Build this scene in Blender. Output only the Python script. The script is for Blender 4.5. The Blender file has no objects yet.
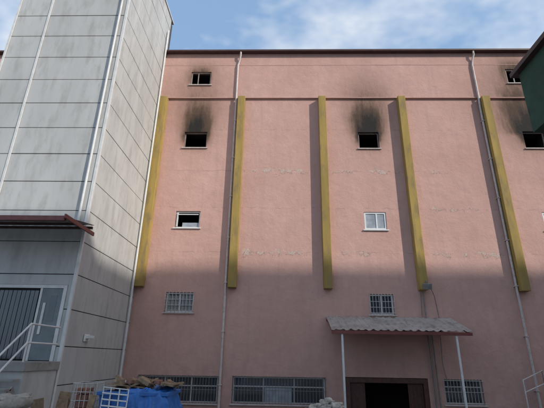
import bpy, math, random
from mathutils import Matrix, Vector, noise
random.seed(7)
S=bpy.context.scene
COL=S.collection
# ---------------------------------------------------------------- materials
def newmat(name):
    m=bpy.data.materials.new(name); m.use_nodes=True
    nt=m.node_tree; b=nt.nodes['Principled BSDF']
    return m,nt,b
def N(nt,t,**k):
    n=nt.nodes.new(t)
    for a,v in k.items(): setattr(n,a,v)
    return n
def math_(nt,op,a,b=None,c=None,clamp=False):
    n=N(nt,'ShaderNodeMath',operation=op); n.use_clamp=clamp
    for i,v in enumerate((a,b,c)):
        if v is None: continue
        if isinstance(v,(int,float)): n.inputs[i].default_value=v
        else: nt.links.new(v,n.inputs[i])
    return n.outputs[0]
def mix(nt,fac,a,b,mode='MIX'):
    n=N(nt,'ShaderNodeMix',data_type='RGBA',blend_type=mode)
    for s,v in ((n.inputs[0],fac),(n.inputs[6],a),(n.inputs[7],b)):
        if isinstance(v,(int,float)): s.default_value=v
        elif isinstance(v,tuple): s.default_value=(*v,1) if len(v)==3 else v
        else: nt.links.new(v,s)
    return n.outputs[2]
def noise_(nt,scale,detail=4,rough=.55,vec=None,mapscale=None):
    n=N(nt,'ShaderNodeTexNoise'); n.inputs['Scale'].default_value=scale
    n.inputs['Detail'].default_value=min(detail,4); n.inputs['Roughness'].default_value=rough
    if vec is None: vec=N(nt,'ShaderNodeNewGeometry').outputs['Position']
    if mapscale:
        mp=N(nt,'ShaderNodeMapping'); mp.inputs['Scale'].default_value=mapscale
        nt.links.new(vec,mp.inputs['Vector']); vec=mp.outputs[0]
    nt.links.new(vec,n.inputs['Vector']); return n.outputs['Fac']
def ramp(nt,fac,p0,p1):
    n=N(nt,'ShaderNodeMapRange'); n.inputs[1].default_value=p0; n.inputs[2].default_value=p1
    nt.links.new(fac,n.inputs[0]); return n.outputs[0]
def bump(nt,b,h,strength=.3,dist=.02):
    n=N(nt,'ShaderNodeBump'); n.inputs['Strength'].default_value=strength; n.inputs['Distance'].default_value=dist
    nt.links.new(h,n.inputs['Height']); nt.links.new(n.outputs[0],b.inputs['Normal'])
def simple(name,col,rough=.6,metal=0,var=.2,scale=4,dirt=None,streak=False,bm=0.0,dt=(.52,.72)):
    m,nt,b=newmat(name)
    n1=noise_(nt,scale,3,.6,mapscale=(1,1,.15) if streak else None)
    f=ramp(nt,n1,.3,.7)
    lo=tuple(c*(1-var) for c in col); hi=tuple(min(1,c*(1+var*.5)) for c in col)
    c=mix(nt,f,lo,hi)
    if dirt:
        n2=noise_(nt,scale*2.7,4,.68,mapscale=(1,1,.3) if streak else None)
        c=mix(nt,ramp(nt,n2,*dt),c,dirt)
    nt.links.new(c,b.inputs['Base Color'])
    b.inputs['Roughness'].default_value=rough; b.inputs['Metallic'].default_value=metal
    if bm: bump(nt,b,noise_(nt,scale*8,2),bm,.01)
    return m
def wall_mat():
    m,nt,b=newmat('pink_render')
    pos=N(nt,'ShaderNodeNewGeometry').outputs['Position']
    sep=N(nt,'ShaderNodeSeparateXYZ'); nt.links.new(pos,sep.inputs[0]); X,Y,Z=sep.outputs
    big=noise_(nt,.35,4,.6); mid=noise_(nt,2.2,4,.68); st=noise_(nt,3.5,4,.6,mapscale=(1,1,.08)); fine=noise_(nt,20,3,.65)
    c=mix(nt,ramp(nt,big,.3,.7),(.55,.325,.272),(.65,.405,.345))
    c=mix(nt,math_(nt,'MULTIPLY',ramp(nt,mid,.4,.75),.42),c,(.46,.285,.24))
    c=mix(nt,math_(nt,'MULTIPLY',ramp(nt,st,.5,.75),.40),c,(.45,.29,.245))
    c=mix(nt,math_(nt,'MULTIPLY',ramp(nt,fine,.4,.75),.15),c,(.28,.18,.15))
    # slab-joint cracks at each lift of the render
    wob=noise_(nt,1.3,4,.7)
    wobc=math_(nt,'SUBTRACT',wob,.5)
    wz=math_(nt,'ADD',Z,math_(nt,'MULTIPLY',wobc,.34))
    thr=noise_(nt,1.9,4,.7)
    for zc in (15.0,12.5,10.42,8.12,19.3):
        d=math_(nt,'ABSOLUTE',math_(nt,'SUBTRACT',wz,zc))
        line=math_(nt,'SUBTRACT',1.0,ramp(nt,d,.0,.035))
        g=ramp(nt,big if zc in (12.5,19.3) else mid,.46,.58)
        c=mix(nt,math_(nt,'MULTIPLY',math_(nt,'MULTIPLY',line,g),.38),c,(.22,.14,.12))
    at=N(nt,'ShaderNodeAttribute'); at.attribute_name='peel'
    wob2=noise_(nt,2.6,4,.8)
    zz=math_(nt,'ADD',Z,math_(nt,'MULTIPLY',math_(nt,'SUBTRACT',wob2,.5),1.1))
    aw=at.outputs['Fac']
    pk=None;peel_shade=None
    for zc,w in ((12.5,.14),(8.12,.16),(10.42,.08)):
        w2=math_(nt,'MULTIPLY',math_(nt,'MULTIPLY',ramp(nt,thr,.46,.60),w),aw)
        mk=math_(nt,'LESS_THAN',math_(nt,'ABSOLUTE',math_(nt,'SUBTRACT',zz,zc)),w2)
        dk=math_(nt,'LESS_THAN',math_(nt,'ABSOLUTE',math_(nt,'SUBTRACT',zz,zc-.05)),math_(nt,'MULTIPLY',w2,1.05))  # same flake mask shifted down, for its painted shadow edge
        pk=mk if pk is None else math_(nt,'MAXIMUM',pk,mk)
        peel_shade=dk if peel_shade is None else math_(nt,'MAXIMUM',peel_shade,dk)
    c=mix(nt,math_(nt,'MULTIPLY',peel_shade,.6),c,(.22,.145,.12))  # shadow edge beneath the peeling flakes, painted into the colour
    flk=mix(nt,ramp(nt,fine,.4,.6),(.68,.54,.46),(.48,.36,.31))
    c=mix(nt,math_(nt,'MULTIPLY',pk,.8),c,flk)
    # fire soot (real staining)
    so=N(nt,'ShaderNodeAttribute'); so.attribute_name='soot'
    sn=noise_(nt,1.7,4,.68,mapscale=(1.5,1,.4)); 
    s=math_(nt,'MULTIPLY',so.outputs['Fac'],math_(nt,'ADD',.42,math_(nt,'MULTIPLY',sn,1.12)),clamp=True)
    brown=mix(nt,math_(nt,'MULTIPLY',s,1.7,clamp=True),c,(.18,.105,.068))
    c=mix(nt,ramp(nt,s,.36,.88),brown,(.020,.017,.015))
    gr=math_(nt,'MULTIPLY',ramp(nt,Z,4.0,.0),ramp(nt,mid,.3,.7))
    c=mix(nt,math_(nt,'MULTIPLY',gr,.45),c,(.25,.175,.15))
    nt.links.new(c,b.inputs['Base Color']); b.inputs['Roughness'].default_value=.92
    h=math_(nt,'ADD',math_(nt,'MULTIPLY',wob,1.6),math_(nt,'ADD',math_(nt,'MULTIPLY',fine,.2),math_(nt,'MULTIPLY',pk,-.5)))
    bump(nt,b,h,.5,.05)
    return m
M_wall=wall_mat()
M_yel=simple('ochre_paint',(.385,.265,.075),.88,var=.26,scale=1.3,dirt=(.24,.175,.085),streak=True,bm=.25,dt=(.48,.72))
M_pan=simple('white_cladding',(.50,.50,.48),.6,var=.13,scale=1.0,dirt=(.36,.355,.33),streak=True,bm=.05,dt=(.48,.74))
M_joint=simple('cladding_joint',(.07,.07,.07),.8)
M_trim=simple('white_trim',(.66,.66,.64),.45,var=.14,scale=3)
M_pipe=simple('downpipe_paint',(.60,.53,.50),.5,var=.15,scale=3,dirt=(.40,.32,.29))
M_roof=simple('red_brown_metal',(.075,.035,.03),.55,var=.3,scale=3,dirt=(.06,.03,.025))
M_fascia=simple('red_fascia',(.20,.055,.045),.5,var=.3,scale=5,dirt=(.12,.05,.04))
M_dark=simple('charred_unlit_interior',(.012,.011,.010),.95)  # char in burnt rooms; elsewhere near-black painted for unlit openings
M_room=simple('dim_interior',(.05,.045,.04),.9)  # room darkness put into the colour
M_white=simple('white_frame',(.72,.72,.71),.4,var=.1,scale=6)
M_dirtyframe=simple('smoked_frame',(.33,.27,.24),.6,var=.4,scale=9,dirt=(.05,.04,.04))
M_bar=simple('grille_paint',(.52,.50,.48),.5,var=.2,scale=8)
M_bard=simple('grille_grey',(.22,.21,.20),.5,var=.3,scale=8)
M_conc=simple('concrete',(.30,.29,.27),.9,var=.25,scale=1.2,dirt=(.17,.16,.15),bm=.3)
M_asph=simple('yard_asphalt',(.06,.058,.055),.95,var=.3,scale=.6,dirt=(.10,.09,.08),bm=.4)
M_galv=simple('galvanised_sheet',(.40,.37,.345),.55,metal=.1,var=.3,scale=1.5,dirt=(.22,.165,.14))
M_green=simple('green_render',(.035,.075,.045),.85,var=.3,scale=1.5,dirt=(.025,.05,.035),bm=.3)
M_blue=simple('blue_tarpaulin',(.02,.14,.45),.5,var=.3,scale=5,dirt=(.06,.17,.34),bm=.3)
M_wood=simple('pallet_wood',(.32,.21,.12),.85,var=.4,scale=7,dirt=(.14,.09,.06))
M_brick=simple('brick_red',(.28,.13,.09),.9,var=.35,scale=9)
M_sack=simple('woven_sack',(.36,.32,.27),.85,var=.3,scale=6,dirt=(.18,.16,.13),bm=.4)
M_rub=simple('rubble_stone',(.46,.42,.37),.95,var=.4,scale=6,bm=.5)
M_door=simple('door_bluegrey',(.17,.20,.21),.45,var=.2,scale=3)
M_doorred=simple('door_red',(.11,.045,.035),.6,var=.3,scale=5,dirt=(.06,.03,.025))
M_opp=simple('grey_render',(.35,.33,.31),.9,var=.2,scale=.5)
M_sill=simple('sill_stone',(.56,.49,.46),.7,var=.2,scale=5,dirt=(.4,.3,.26))
def glass():
    m,nt,b=newmat('window_glass'); b.inputs['Base Color'].default_value=(.05,.06,.07,1)
    b.inputs['Roughness'].default_value=.06; b.inputs['Specular IOR Level'].default_value=1.0
    n=noise_(nt,2.,3); bump(nt,b,n,.08,.02); return m
M_glass=glass()
M_pale=simple('blind_sky_pane',(.34,.38,.42),.3,var=.3,scale=3)  # blind colour; on window panes a painted pale sky reflection
# ---------------------------------------------------------------- geometry helpers
def empty(name,loc=(0,0,0)):
    e=bpy.data.objects.new(name,None); e.location=loc; COL.objects.link(e); return e
def mesh(name,verts,faces,mat,parent=None,smooth=False):
    me=bpy.data.meshes.new(name); me.from_pydata([tuple(v) for v in verts],[],faces); me.update()
    o=bpy.data.objects.new(name,me); COL.objects.link(o)
    if mat: me.materials.append(mat)
    if parent: o.parent=parent
    if smooth:
        for p in me.polygons: p.use_smooth=True
    return o
BF=[(0,1,3,2),(4,6,7,5),(0,4,5,1),(2,3,7,6),(0,2,6,4),(1,5,7,3)]
def boxes(name,L,mat,parent=None,bev=0,mats=None):
    V=[];F=[]
    for b in L:
        x0,x1,y0,y1,z0,z1=b[:6]; k=len(V)
        vs=[Vector((x,y,z)) for x in (x0,x1) for y in (y0,y1) for z in (z0,z1)]
        if len(b)>6:
            c=Vector(((x0+x1)/2,(y0+y1)/2,(z0+z1)/2)); vs=[c+b[6]@(v-c) for v in vs]
        V+=vs; F+=[tuple(k+i for i in f) for f in BF]
    o=mesh(name,V,F,mat,parent)
    if bev:
        md=o.modifiers.new('bev','BEVEL'); md.width=bev; md.segments=2; md.limit_method='ANGLE'
    return o
def box(name,x0,x1,y0,y1,z0,z1,mat,parent=None,bev=0): return boxes(name,[(x0,x1,y0,y1,z0,z1)],mat,parent,bev)
def pipe(name,paths,r,mat,parent=None):
    cu=bpy.data.curves.new(name,'CURVE'); cu.dimensions='3D'; cu.bevel_depth=r; cu.bevel_resolution=2; cu.use_fill_caps=True
    if isinstance(paths[0][0],(int,float)): paths=[paths]
    for pts in paths:
        s=cu.splines.new('POLY'); s.points.add(len(pts)-1)
        for p,q in zip(s.points,pts): p.co=(*q,1)
    cu.materials.append(mat)
    o=bpy.data.objects.new(name,cu); COL.objects.link(o)
    dg=bpy.context.evaluated_depsgraph_get(); me=bpy.data.meshes.new_from_object(o.evaluated_get(dg))
    bpy.data.objects.remove(o)
    o=bpy.data.objects.new(name,me); COL.objects.link(o)
    for p in me.polygons: p.use_smooth=True
    if parent: o.parent=parent
    return o
# soot sources: cx, top z, half-width, height scale, strength
SOOT=[(-4.8,14.75,.8,1.5,1.05),(4.6,14.8,.9,1.65,1.1),(13.35,14.8,1.2,1.9,1.05),
      (-4.8,18.7,.85,.7,.55),(13.1,18.9,.9,.8,.6)]
HAZE=[(-4.9,17.6,1.7,1.7,.36),(4.7,17.5,1.5,1.4,.30),(13.0,17.4,2.1,2.2,.46),(-4.8,15.8,1.25,1.4,.38),(4.6,15.8,1.35,1.5,.38),(13,15.6,1.6,1.7,.38)]
def soot(x,z):
    s=0
    for cx,zt,w,H,a in SOOT:
        dz=z-zt
        if dz>=0:
            v=a*math.exp(-(abs((x-cx)/(w*(1+.12*dz)))**2.6)*1.3)*math.exp(-(dz/H)**1.8)
        else:
            ax=max(0,abs(x-cx)-.55); v=a*.9*math.exp(-(ax/.25)**1.3)*math.exp(-(dz/.75)**2)*.85
        s=max(s,v)
    for cx,cz,w,h,a in HAZE: s+=a*math.exp(-((x-cx)/w)**2-((z-cz)/h)**2)*.8*(1-min(1,s))
    return min(1,s)
PEEL=[(-2.0,1.2,12.0,13.0,1),(4.5,6.3,12.0,13.0,1),(-1.9,1.2,7.6,8.7,1),(7.2,10.6,7.6,8.7,.9),(7.4,9.7,10.0,10.9,1),
      (2.6,3.6,12,13,.5),(7.4,8.6,12,13,.35),(3.0,4.2,7.6,8.6,.35)]
def peel(x,z):
    for p in PEEL:
        if p[0]<x<p[1] and p[2]<z<p[3]: return p[4]
    return 0.0
def wallgrid(name,y,x0,x1,z0,z1,holes,mat,parent,step=.25,reveal=.28):
    def br(a,b,cuts):
        s=sorted({a,b,*[c for c in cuts if a<c<b]}); r=[]
        for p,q in zip(s,s[1:]):
            n=max(1,round((q-p)/step)); r+=[p+(q-p)*i/n for i in range(n)]
        return r+[b]
    xs=br(x0,x1,[h[0] for h in holes]+[h[1] for h in holes]); zs=br(z0,z1,[h[2] for h in holes]+[h[3] for h in holes])
    V=[(x,y,z) for z in zs for x in xs]; nx=len(xs); F=[]
    for j in range(len(zs)-1):
        for i in range(nx-1):
            mx=(xs[i]+xs[i+1])/2; mz=(zs[j]+zs[j+1])/2
            if any(h[0]<mx<h[1] and h[2]<mz<h[3] for h in holes): continue
            a=j*nx+i; F.append((a,a+1,a+1+nx,a+nx))
    for h in holes:
        k=len(V); a,b,c,d=h[:4]
        V+=[(a,y,c),(b,y,c),(b,y,d),(a,y,d),(a,y+reveal,c),(b,y+reveal,c),(b,y+reveal,d),(a,y+reveal,d)]
        for i in range(4):
            j=(i+1)%4; F.append((k+i,k+4+i,k+4+j,k+j))
    o=mesh(name,V,F,mat,parent)
    for an,fn in (('soot',soot),('peel',peel)):
        at=o.data.attributes.new(an,'FLOAT','POINT')
        at.data.foreach_set('value',[fn(v[0],v[2]) for v in V])
    return o
# ---------------------------------------------------------------- ground
g=box('ground',-400,400,-400,600,-.5,0,M_asph)
ter=box('raised_yard_pavement',-30,40,-60,-4.2,.004,1.5,M_conc)
# ---------------------------------------------------------------- factory
F=empty('factory_building')
XL=(-5.43,-4.18); XM=(4.05,5.15); XR=(12.85,14.0)
low=[(*XL,13.88,14.86),(*XM,13.86,14.86),(*XR,13.9,14.93),
     (*XL,9.33,10.22),(*XM,9.31,10.24),(*XR,9.35,10.3),
     (-5.48,-4.15,5.22,6.14),(4.03,5.15,5.24,6.17),(12.85,14.0,5.25,6.2),
     (-6.3,-2.78,1.45,2.53),(-2.15,1.88,1.47,2.55),(6.96,8.6,1.6,2.58),
     (2.75,6.3,0.0,2.6)]
up=[(-5.39,-4.22,17.92,18.83),(12.65,13.75,18.0,18.98)]
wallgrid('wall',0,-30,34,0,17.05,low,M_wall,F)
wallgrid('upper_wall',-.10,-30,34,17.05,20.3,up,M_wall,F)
box('ledge',-30,34,-.115,.0,17.01,17.05,M_wall,F)
box('parapet_joint',-30,34,-.110,-.05,19.28,19.31,M_wall,F)
boxes('side_walls',[(-30,-29.7,.02,21.7,0,20.1),(33.7,34,.02,21.7,0,20.1),(-30,34,21.702,22,0,20.1)],M_wall,F)
box('roof_sheet',-30.3,34.3,-.38,22.3,20.12,20.22,M_roof,F)
def interior(h,y,m):
    a,b,c,d=h[:4]
    V=[(a,y,c),(b,y,c),(b,y,d),(a,y,d),(a-.4,y+2,c-.6),(b+.4,y+2,c-.6),(b+.4,y+2,d+.3),(a-.4,y+2,d+.3)]
    Fc=[(0,4,5,1),(1,5,6,2),(2,6,7,3),(3,7,4,0),(4,7,6,5)]
    mesh('room_interior',V,Fc,m,F)
for i,h in enumerate(low): interior(h,.281,M_dark if i in (0,1,2,12) else M_room)  # burnt rooms and the unlit doorway share the near-black colour
for h in up: interior(h,.181,M_dark)
def frame(name,a,b,c,d,y,w,mat,mull=(),trans=(),dep=.05):
    L=[(a,a+w,y,y+dep,c,d),(b-w,b,y,y+dep,c,d),(a+w,b-w,y,y+dep,c,c+w),(a+w,b-w,y,y+dep,d-w,d)]
    for m in mull: L.append((m-w*.45,m+w*.45,y+.004,y+dep-.004,c+w,d-w))
    for t in trans: L.append((a+w,b-w,y+.006,y+dep-.006,t-w*.4,t+w*.4))
    return boxes(name,L,mat,F,.004)
def sill(a,b,c,y=0,m=M_wall): box('window_sill',a-.08,b+.08,y-.07,y+.2,c-.06,c-.002,m,F,.006)
for i,h in enumerate(low):
    a,b,c,d=h
    if i<3:
        frame('burnt_window_frame',a+.01,b-.01,c+.01,d-.01,.12,.045,M_dirtyframe); sill(a,b,c,0,M_sill)
    elif i in (4,5):
        frame('window_frame',a+.01,b-.01,c+.01,d-.01,.03,.08,M_white,mull=(a+.62,),)
        box('glass_pane',a+.08,b-.08,.06,.065,c+.08,d-.08,M_pale if i==4 else M_glass,F)  # middle pane: sky reflection painted as a pale blue-grey colour
        sill(a,b,c,0,M_white)
    elif i==3:
        frame('window_frame',a+.01,b-.01,c+.01,d-.01,.08,.06,M_white)
        boxes('open_sash',[(a+.08,a+.12,-.02,.1,c+.08,d-.08),(a+.1,b-.1,.0,.04,d-.2,d-.16)],M_white,F)
        box('glass_pane',a+.35,b-.08,.11,.115,c+.06,c+.30,M_pale,F)
        sill(a,b,c,0,M_white)
    elif i in (6,7,8):
        frame('window_frame',a+.01,b-.01,c+.01,d-.01,.10,.06,M_white,mull=((a+b)/2,))
        box('glass_pane',a+.07,b-.07,.13,.135,c+.07,d-.07,M_glass,F)
        sill(a,b,c,0,M_sill)
        P=[]
        n=9
        for k in range(n):
            x=a+.0+(b-a)*k/(n-1); P.append([(x,-.0,d+.03),(x,-.10,d-.03),(x,-.10,c+.02),(x,.0,c-.02)])
        for zz in (c+.08,c+.32,c+.58,d-.08): P.append([(a-.02,-.112,zz),(b+.02,-.112,zz)])
        pipe('window_grille',P,.011,M_bar,F)
    elif i in (9,10,11):
        n=3 if i<11 else 2
        ms=[a+(b-a)*k/n for k in range(1,n)]
        frame('window_frame',a+.01,b-.01,c+.01,d-.01,.10,.06,M_bar,mull=ms,trans=(c+.68,))
        box('glass_pane',a+.07,b-.07,.13,.135,c+.07,d-.07,M_glass,F)
        if i==10: box('blind',a+1.4,b-1.45,.118,.124,c+.08,d-.45,M_pale,F)
        sill(a,b,c,0,M_sill)
        P=[]; nb=int((b-a)/.13)
        for k in range(nb+1):
            x=a+(b-a)*k/nb; P.append([(x,-.05,d+.03),(x,-.05,c-.03)])
        for zz in (c+.05,(c+d)/2,d-.05): P.append([(a-.04,-.062,zz),(b+.04,-.062,zz)])
        pipe('window_grille',P,.010,M_bard if i<11 else M_bar,F)
for a,b,c,d in up:
    frame('burnt_window_frame',a+.01,b-.01,c+.01,d-.01,-.04,.06,M_dirtyframe,mull=(a+.42,))
    sill(a,b,c,-.10,M_sill)
# door
boxes('door_frame',[(2.75,2.95,.02,.2,0,2.58),(6.1,6.3,.02,.2,0,2.58),(2.95,6.1,.02,.2,2.38,2.58)],M_doorred,F,.01)
boxes('door_leaf',[(2.96,3.6,.12,.16,0,2.37),(5.45,6.09,.12,.16,0,2.37)],M_doorred,F,.01)
boxes('door_ribs',[(x,x+.03,.10,.118,0,2.35) for x in (3.05,3.2,3.35,3.5,5.52,5.67,5.82,5.97)],M_doorred,F)
# pilasters
for xc,w in ((-6.76,.42),(-2.36,.40),(2.12,.40),(6.50,.40),(11.1,.42),(15.7,.42),(-16,.44)):
    box('pilaster',xc-w/2,xc+w/2,-.36,.0,6.35,16.98,M_yel,F,.02)
# downpipes
for x in (-2.68,10.80):
    pipe('downpipe',[(x+.14,-.30,20.10),(x+.14,-.30,19.85),(x+.08,-.18,19.6),(x,-.18,19.2),(x,-.18,17.2),(x,-.16,16.8),(x,-.12,16.4),(x,-.12,.1)],.055,M_pipe,F)
    boxes('pipe_brackets',[(x-.075,x+.075,-.19,-.0,z-.02,z+.02) for z in (15.5,13.2,11,8.8,6.6,4.4,2.2)],M_pipe,F)
# flood light + cable by the fourth pilaster
boxes('flood_light',[(6.4,6.78,-.58,-.40,6.35,6.60,Matrix.Rotation(.3,3,'X')),(6.56,6.62,-.45,-.34,6.5,6.75)],M_bard,F,.01)
pipe('cable',[[(6.75,-.45,6.4),(7.0,-.1,6.1),(7.1,-.05,5.2),(7.0,-.05,3.2),(7.15,-.05,2.2)],[(6.4,-.06,6.3),(6.35,-.06,5.1)]],.018,M_bard,F)
pipe('conduit',[[(6.52,-.06,6.3),(6.52,-.06,.1)],[(6.7,-.05,4.9),(6.7,-.05,.1)]],.03,M_bard,F)
# door canopy
C=empty('door_canopy')
def corr(name,x0,x1,ya,za,yb,zb,pitch,amp,mat,par):
    n=int((x1-x0)/pitch*6); V=[];Fc=[]
    prof=[0,0,.2,1,1,.2]
    for i in range(n+1):
        x=x0+(x1-x0)*i/n; a=amp*prof[i%6]
        for t in (0,.33,.66,1): V.append((x,ya+(yb-ya)*t,za+(zb-za)*t+a+.012*math.sin(i*.7+t*3)))
    for i in range(n):
        for k in range(3):
            a=i*4+k; Fc.append((a,a+1,a+5,a+4))
    o=mesh(name,V,Fc,mat,par); md=o.modifiers.new('s','SOLIDIFY'); md.thickness=.006; return o
corr('corrugated_sheet',2.0,7.6,-.02,5.12,-2.05,4.42,.30,.045,M_galv,C)
boxes('front_beam',[(2.0,7.6,-2.06,-2.0,4.27,4.39),(2.0,7.6,-.10,-.03,4.92,5.04)],M_fascia,C,.005)
ang=math.atan2(.70,2.0)
rb=[]
for x in (2.05,3.5,5.0,6.4,7.5):
    rb.append((x-.03,x+.03,-2.05,-.05,4.66,4.74,Matrix.Rotation(ang,3,'X')))
boxes('rafters',rb,M_fascia,C)
pipe('posts',[[(2.42,-1.98,0),(2.42,-1.98,4.28)],[(6.98,-1.98,0),(6.98,-1.98,4.28)]],.045,M_white,C)
R_=empty('handrail'); pipe('rails',[[(9.7,-1.2,0),(9.7,-1.2,2.65),(11.0,-.4,3.0),(11.0,-.4,0)],[(9.7,-1.2,2.2),(11.0,-.4,2.5)]],.025,M_bar,R_)
# ---------------------------------------------------------------- tower
T=empty('elevator_tower')
tx0,tx1,ty0,ty1,tz=-11.98,-7.02,-5.6,.35,22.85
box('core',tx0+.04,tx1-.04,ty0+.04,ty1,0,tz-.1,M_joint,T)
pan=[];zs=[];z=.1
while z<tz-.3: zs.append(z); z+=1.155
rr=random.Random(3)
for k,z in enumerate(zs):
    z1=min(z+1.155-.03,tz)
    cols=[(tx0,-10.52),(-10.46,tx1)]
    for a,b in cols:
        j=rr.uniform(-.006,.006)
        pan.append((a,b,ty0+j,ty0+.05,z,z1))
    for a,b in ((ty0+.052,-2.72),(-2.71,-.02)):
        j=rr.uniform(-.006,.006); pan.append((tx1-.05,tx1+j,a,b,z,z1))
    pan.append((tx0-.01,tx0+.035,ty0+.052,ty1,z,z1))
pan2=[]
for p in pan:
    if p[2]<ty0+.02 and (p[0]==-10.46):
        if p[5]>3.2 and p[4]<5.45:
            z0,z1=p[4],p[5]
            pan2.append((-7.22,p[1],p[2],p[3],z0,z1))
            if z1>5.5: pan2.append((-10.46,-7.222,p[2],p[3],5.5,z1))
            if z0<3.1: pan2.append((-10.46,-7.222,p[2],p[3],z0,3.1))
            continue
    pan2.append(p)
boxes('cladding_panels',pan2,M_pan,T,.006)
box('roof_cap',tx0-.06,tx1+.06,ty0-.06,ty1,tz,tz+.10,M_trim,T,.01)
boxes('corner_trim',[(tx1-.07,tx1+.035,ty0-.035,ty0+.07,.1,tz),(tx0-.03,tx0+.07,ty0-.035,ty0-.008,.1,tz),(-10.54,-10.44,ty0-.04,ty0-.008,.1,tz)],M_trim,T,.01)
pipe('downpipe',[[(tx1-.26,ty0-.09,22.4),(tx1-.26,ty0-.09,7.5)],[(tx1+.1,-.55,21.5),(tx1+.1,-.55,.1)]],.05,M_trim,T)
boxes('dock_opening',[(-10.3,-7.3,ty0+.02,ty0+.035,3.1,5.48)],M_dark,T)  # dark sheet standing in for the unlit doorway
boxes('dock_frame',[(-7.34,-7.225,ty0-.03,ty0+.019,3.1,5.49),(-8.12,-8.04,ty0-.02,ty0+.018,3.1,5.38),(-9.62,-9.54,ty0-.02,ty0+.018,3.1,5.38),(-10.45,-7.34,ty0-.03,ty0+.019,5.38,5.49)],M_trim,T,.006)
boxes('sliding_leaf',[(-8.03,-7.35,ty0-.012,ty0+.016,3.12,5.37),(-10.45,-9.63,ty0-.012,ty0+.016,3.12,5.37)],M_door,T,.006)
boxes('door_handle',[(-7.92,-7.84,ty0-.05,ty0-.014,3.9,4.9)],M_trim,T,.01)
boxes('leaf_window',[(-7.72,-7.5,ty0-.018,ty0-.013,4.3,5.15)],M_glass,T)
boxes('strip_curtain',[(-9.5+.15*i,-9.37+.15*i,ty0+.002+.005*(i%2),ty0+.006+.005*(i%2),3.15,5.3) for i in range(9)],M_glass,T)
boxes('wall_lamp',[(-7.0,-6.75,-4.2,-4.0,3.85,3.95),(-7.0,-6.97,-4.3,-3.9,3.75,4.0)],M_white,T,.01)
# dock canopy
D=empty('dock_canopy')
corr('canopy_sheet',-12.3,-6.68,-5.66,7.60,-7.55,7.24,.25,.03,M_galv,D)
boxes('canopy_fascia',[(-12.3,-6.68,-7.62,-7.56,7.12,7.27),(-6.68,-6.63,-7.62,-5.64,7.2,7.33)],M_fascia,D,.005)
boxes('canopy_purlins',[(-12.2,-6.7,-7.5,-7.42,7.14,7.21),(-12.2,-6.7,-6.6,-6.52,7.30,7.38),(-12.2,-6.7,-5.75,-5.67,7.44,7.52)],M_roof,D)
# dock platform with rail and steps
P_=empty('loading_dock')
box('platform',-13,-6.95,-7.5,-5.66,2.86,3.1,M_conc,P_,.01)
boxes('dock_wall',[(-13,-7.0,-7.4,-5.7,1.502,2.86)],M_pan,P_)
boxes('steps',[(-8.0,-7.0,-7.78-.27*i,-7.505-.27*i,2.62-.22*i,2.68-.22*i) for i in range(5)]+[(-7.04,-7.0,-8.9,-7.505,1.9,2.1,Matrix.Rotation(.68,3,'X'))],M_conc,P_,.005)
pipe('railing',[[(-8.9,-7.4,3.1),(-8.9,-7.4,4.1),(-8.05,-7.4,4.1),(-8.05,-7.4,3.1)],[(-8.9,-7.4,3.6),(-8.05,-7.4,3.6)],
  [(-7.05,-5.9,4.1),(-7.05,-7.45,4.1),(-7.05,-9.1,2.75),(-7.05,-9.1,1.5)],[(-7.05,-7.45,3.1),(-7.05,-7.45,4.1)],[(-7.05,-5.9,3.6),(-7.05,-7.45,3.6),(-7.05,-9.1,2.25)]],.028,M_trim,P_)
# ---------------------------------------------------------------- green neighbour (overhanging storey)
G=empty('green_building')
box('overhang',4.24,9.0,-18,-13,6.95,7.9,M_green,G)
box('body',6.2,14,-30,-13.2,1.5,6.95,M_green,G)
box('upper_storey',4.24,14,-30.2,-13.001,7.902,8.15,M_green,G)
box('roof_edge',4.14,14,-30.4,-12.9,8.152,8.24,M_roof,G)
# ---------------------------------------------------------------- unseen blocks behind the camera, stepped and sized to throw the wall shadow
O=empty('unseen_shadow_block')
oy=-32
box('main_block',39.5,84,oy-14,oy,0,39.6,M_opp,O)
box('lower_block',12,39.5,oy-14,oy-.01,0,34.6,M_opp,O)  # unseen lower tier, height chosen to keep the tower's shadow low
boxes('balconies',[(41+6*i,44+6*i,oy,oy+1.0,3+3.2*j,4.0+3.2*j) for i in range(7) for j in range(10)],M_trim,O)
boxes('windows',[(44.6+6*i,46+6*i,oy+.003,oy+.03,3.2+3.2*j,4.7+3.2*j) for i in range(6) for j in range(11)],M_glass,O)
# ---------------------------------------------------------------- yard clutter
B=empty('blue_skip')
def skip(x0,x1,y0,y1,z0,z1,par):
    t=.05;i=.12
    V=[];Fc=[]
    ring=lambda a,b,c,d,z:[(a,c,z),(b,c,z),(b,d,z),(a,d,z)]
    V+=ring(x0+i,x1-i,y0+i,y1-i,z0)+ring(x0,x1,y0,y1,z1)+ring(x0+t,x1-t,y0+t,y1-t,z1)+ring(x0+i+t,x1-i-t,y0+i+t,y1-i-t,z0+t)
    for r in range(3):
        for k in range(4):
            a=r*4+k;b=r*4+(k+1)%4; Fc.append((a,b,b+4,a+4))
    Fc+=[(3,2,1,0),(12,13,14,15)]
    mesh('tub',V,Fc,M_blue,par)
    boxes('rim',[(x0-.04,x1+.04,y0-.04,y0+.02,z1-.08,z1),(x0-.04,x1+.04,y1-.02,y1+.04,z1-.08,z1),(x0-.04,x0+.02,y0+.02,y1-.02,z1-.08,z1),(x1-.02,x1+.04,y0+.02,y1-.02,z1-.08,z1)],M_blue,par,.01)
    boxes('ribs',[(x0+.25+k*.35,x0+.31+k*.35,y0-.02,y0+.09,z0+.2,z1-.08) for k in range(int((x1-x0)/.35))],M_blue,par,.01)
skip(-4.35,-2.72,-8.6,-7.4,1.504,2.50,B)
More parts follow.
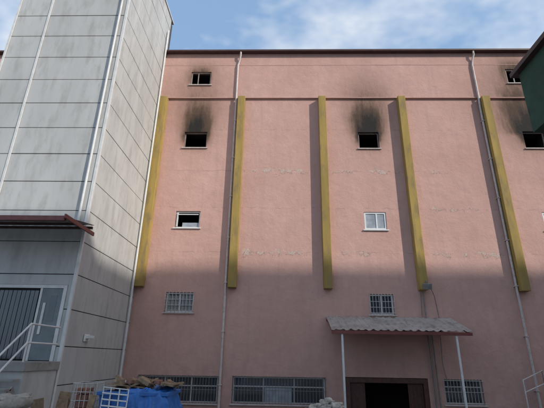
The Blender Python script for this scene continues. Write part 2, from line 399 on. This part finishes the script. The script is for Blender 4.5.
def tarp(name,x0,x1,y0,y1,z,par,mat):
    n=50;m=32;V=[];Fc=[]
    for j in range(m+1):
        for i in range(n+1):
            u=i/n;v=j/m;x=x0+(x1-x0)*u;y=y0+(y1-y0)*v
            e=min(u,1-u,v*1.0,1-v)
            zz=z+.12*noise.noise(Vector((x*2,y*2,1)))+.12*abs(noise.noise(Vector((x*5,y*5,3))))
            drop=max(0,.12-e)*4.5
            V.append((x+.10*noise.noise(Vector((x*5,z+drop*4,y*5))),y+.11*noise.noise(Vector((y*4,x*8,2+drop*3))),zz-drop))
    for j in range(m):
        for i in range(n):
            a=j*(n+1)+i; Fc.append((a,a+1,a+n+2,a+n+1))
    o=mesh(name,V,Fc,mat,par,True); s=o.modifiers.new('s','SOLIDIFY'); s.thickness=.01; return o
tarp('tarpaulin',-3.85,-2.6,-8.78,-7.3,2.50,B,M_blue)
PL=empty('scrap_pallet')
L=[]
for k in range(6): L.append((-4.3+k*.02,-3.4,-8.3+k*.15,-8.2+k*.15,2.60,2.625,Matrix.Rotation(.08,3,'Y')))
for k in range(3): L.append((-4.2+k*.4,-4.1+k*.4,-8.3,-7.4,2.51,2.58))
for k in range(26):
    x=-4.4+rr.random()*1.6; w=.12+rr.random()*.32
    L.append((x,x+w,-8.4+rr.random()*.7,-8.36+rr.random()*.7,2.62+rr.random()*.1,2.66+rr.random()*.1,Matrix.Rotation(rr.uniform(-.5,.5),3,'Y')@Matrix.Rotation(rr.uniform(-1,1),3,'Z')))
boxes('planks',L,M_wood,PL)
boxes('broken_bricks',[(x,x+.18,-8.2+q,-8.1+q,2.66,2.75,Matrix.Rotation(q*5,3,'Z')) for x,q in ((-3.7,.1),(-3.4,.3),(-3.2,.15),(-4.0,.4),(-3.0,.35),(-3.6,.5),(-3.85,-.1),(-3.15,-.1))],M_brick,PL,.01)
boxes('white_offcuts',[(x,x+.16,-8.35+q,-8.3+q,2.66,2.71,Matrix.Rotation(q*4,3,'Y')) for x,q in ((-3.9,.1),(-3.1,.1))],M_bar,PL,.004)
LF=empty('metal_rack')
pipe('frame',[[(-4.12,-9.0,1.5),(-4.10,-8.95,2.62),(-3.52,-8.95,2.57),(-3.54,-9.0,1.5)]]+[[(-4.11,-8.98,2.5-.13*k),(-3.53,-8.98,2.46-.13*k)] for k in range(0,7)]+[[(-3.92,-8.98,2.6),(-3.92,-8.98,1.5)],[(-3.72,-8.98,2.58),(-3.72,-8.98,1.5)]],.016,M_trim,LF)
def crate(x0,x1,y0,y1,z0,z1,nm):
    W_=empty(nm); Pp=[]
    for z in [z0+.02+(z1-z0-.02)*k/6 for k in range(7)]: Pp.append([(x0,y0,z),(x1,y0,z),(x1,y1,z),(x0,y1,z),(x0,y0,z)])
    for k in range(6):
        x=x0+(x1-x0)*k/5; y=y0+(y1-y0)*k/5
        Pp+=[[(x,y0,z0),(x,y0,z1)],[(x,y1,z0),(x,y1,z1)],[(x0,y,z0),(x0,y,z1)],[(x1,y,z0),(x1,y,z1)]]
    pipe('mesh',Pp,.009,M_bar,W_)
    n=int((x1-x0-.1)/.17)
    boxes('crate_contents',[(x0+.05+.17*i,x0+.20+.17*i,y0+.06+.17*q,y0+.20+.17*q,z0+.02+.15*j,z0+.15+.15*j,Matrix.Rotation(rr.uniform(-.3,.3),3,'Z')) for i in range(n) for j in range(7) for q in range(2)],M_brick,W_,.01)
crate(-5.05,-4.5,-8.5,-7.9,1.504,2.66,'wire_crate')
LB=empty('leaning_boards')
boxes('boards',[(-5.55,-5.25,-8.2,-8.16,1.52,2.45,Matrix.Rotation(.12,3,'Y')),(-5.4,-5.15,-8.35,-8.31,1.52,2.3,Matrix.Rotation(-.1,3,'Y')),(-4.5,-4.35,-8.9,-8.86,1.5,2.45,Matrix.Rotation(.15,3,'Y')),(-6.0,-5.7,-8.4,-8.36,1.52,2.3,Matrix.Rotation(-.2,3,'Y'))],M_wood,LB,.004)
def blob(name,items,mat,par,box_=False,nz=.3,pw=.65):
    V=[];Fc=[]
    for (c,s,seed) in items:
        k=len(V); nu,nv=(18,12) if not box_ else (9,6)
        tilt=Matrix.Rotation(noise.noise(Vector((seed,.3,.2)))*.5,3,'Y')@Matrix.Rotation(math.sin(seed)*.5,3,'Z') if not box_ else Matrix.Rotation(seed,3,'X')
        for j in range(nv+1):
            th=math.pi*j/nv
            for i in range(nu):
                ph=2*math.pi*i/nu
                d=Vector((math.sin(th)*math.cos(ph),math.sin(th)*math.sin(ph),math.cos(th)))
                sg=lambda q:math.copysign(abs(q)**pw,q)
                d2=Vector((sg(d.x),sg(d.y),sg(d.z)))*(1+nz*noise.noise(d*1.7+Vector((seed,0,0)))+nz*.5*noise.noise(d*5+Vector((seed,0,0))))
                d2=Vector((d2.x*s[0],d2.y*s[1],d2.z*s[2])); d2=tilt@d2
                V.append((c[0]+d2.x,c[1]+d2.y,c[2]+d2.z))
        for j in range(nv):
            for i in range(nu):
                a=k+j*nu+i;b=k+j*nu+(i+1)%nu; Fc.append((a,b,b+nu,a+nu))
    return mesh(name,V,Fc,mat,par,not box_)
it=[];q=0
for r,(n,zz) in enumerate(((5,1.65),(4,1.88),(3,2.12),(3,2.34))):
    for i in range(n):
        q+=1; it.append(((-7.0+r*.12+.42*i+rr.uniform(-.07,.07),-9.4+rr.uniform(-.1,.1),zz-.02),(.32,.24,.15),q*3.1))
blob('sack_pile',it,M_sack,None,nz=.3,pw=.7)
it=[]
for i in range(240):
    a=rr.random()*6.28;r=rr.random()**.6
    s=rr.uniform(.03,.11); it.append(((1.45+1.05*r*math.cos(a),-4.95+.5*r*math.sin(a),1.54+.68*(1-r)*rr.uniform(.5,1)),(s*1.3,s,s*.7),i*2.7))
blob('rubble_heap',it,M_rub,None,True)
# ---------------------------------------------------------------- light
az=math.radians(55); el=math.radians(30)
sd=Vector((math.sin(az)*math.cos(el),-math.cos(az)*math.cos(el),math.sin(el)))
ld=bpy.data.lights.new('sun','SUN'); ld.energy=3.4; ld.angle=math.radians(.6); ld.color=(1,.94,.86)
lo=bpy.data.objects.new('sun',ld); COL.objects.link(lo); lo.rotation_euler=(-sd).to_track_quat('-Z','Y').to_euler(); lo.location=(30,-20,40)
w=bpy.data.worlds.new('World'); S.world=w; w.use_nodes=True; nt=w.node_tree
bg=nt.nodes['Background']; sky=N(nt,'ShaderNodeTexSky'); sky.sky_type='NISHITA'; sky.sun_disc=False
sky.sun_elevation=el; sky.sun_rotation=math.pi-az; sky.air_density=1.0; sky.dust_density=2.0; sky.ozone_density=1.0
tc=N(nt,'ShaderNodeTexCoord')
cl=noise_(nt,3.0,4,.62,vec=tc.outputs['Generated'],mapscale=(1,1.5,2.0))
c0=mix(nt,.5,sky.outputs[0],(2.8,4.5,7.0))
cf=math_(nt,'MULTIPLY',ramp(nt,cl,.42,.70),.9)
c=mix(nt,cf,c0,(6.0,6.25,6.6))
nt.links.new(c,bg.inputs[0]); bg.inputs[1].default_value=.15
# ---------------------------------------------------------------- camera
yaw=math.radians(1.7);pitch=math.radians(21.1);roll=math.radians(1.0)
R=Matrix.Rotation(yaw,3,'Z')@Matrix.Rotation(math.pi/2+pitch,3,'X')@Matrix.Rotation(roll,3,'Z')
cd=bpy.data.cameras.new('cam'); co=bpy.data.objects.new('cam',cd); COL.objects.link(co)
co.matrix_world=Matrix.Translation((0,-19,3.3))@R.to_4x4()
cd.sensor_width=36; cd.lens=36*400/544; cd.clip_end=2000
S.camera=co
S.view_settings.view_transform='Standard'; S.view_settings.look='None'; S.view_settings.exposure=0
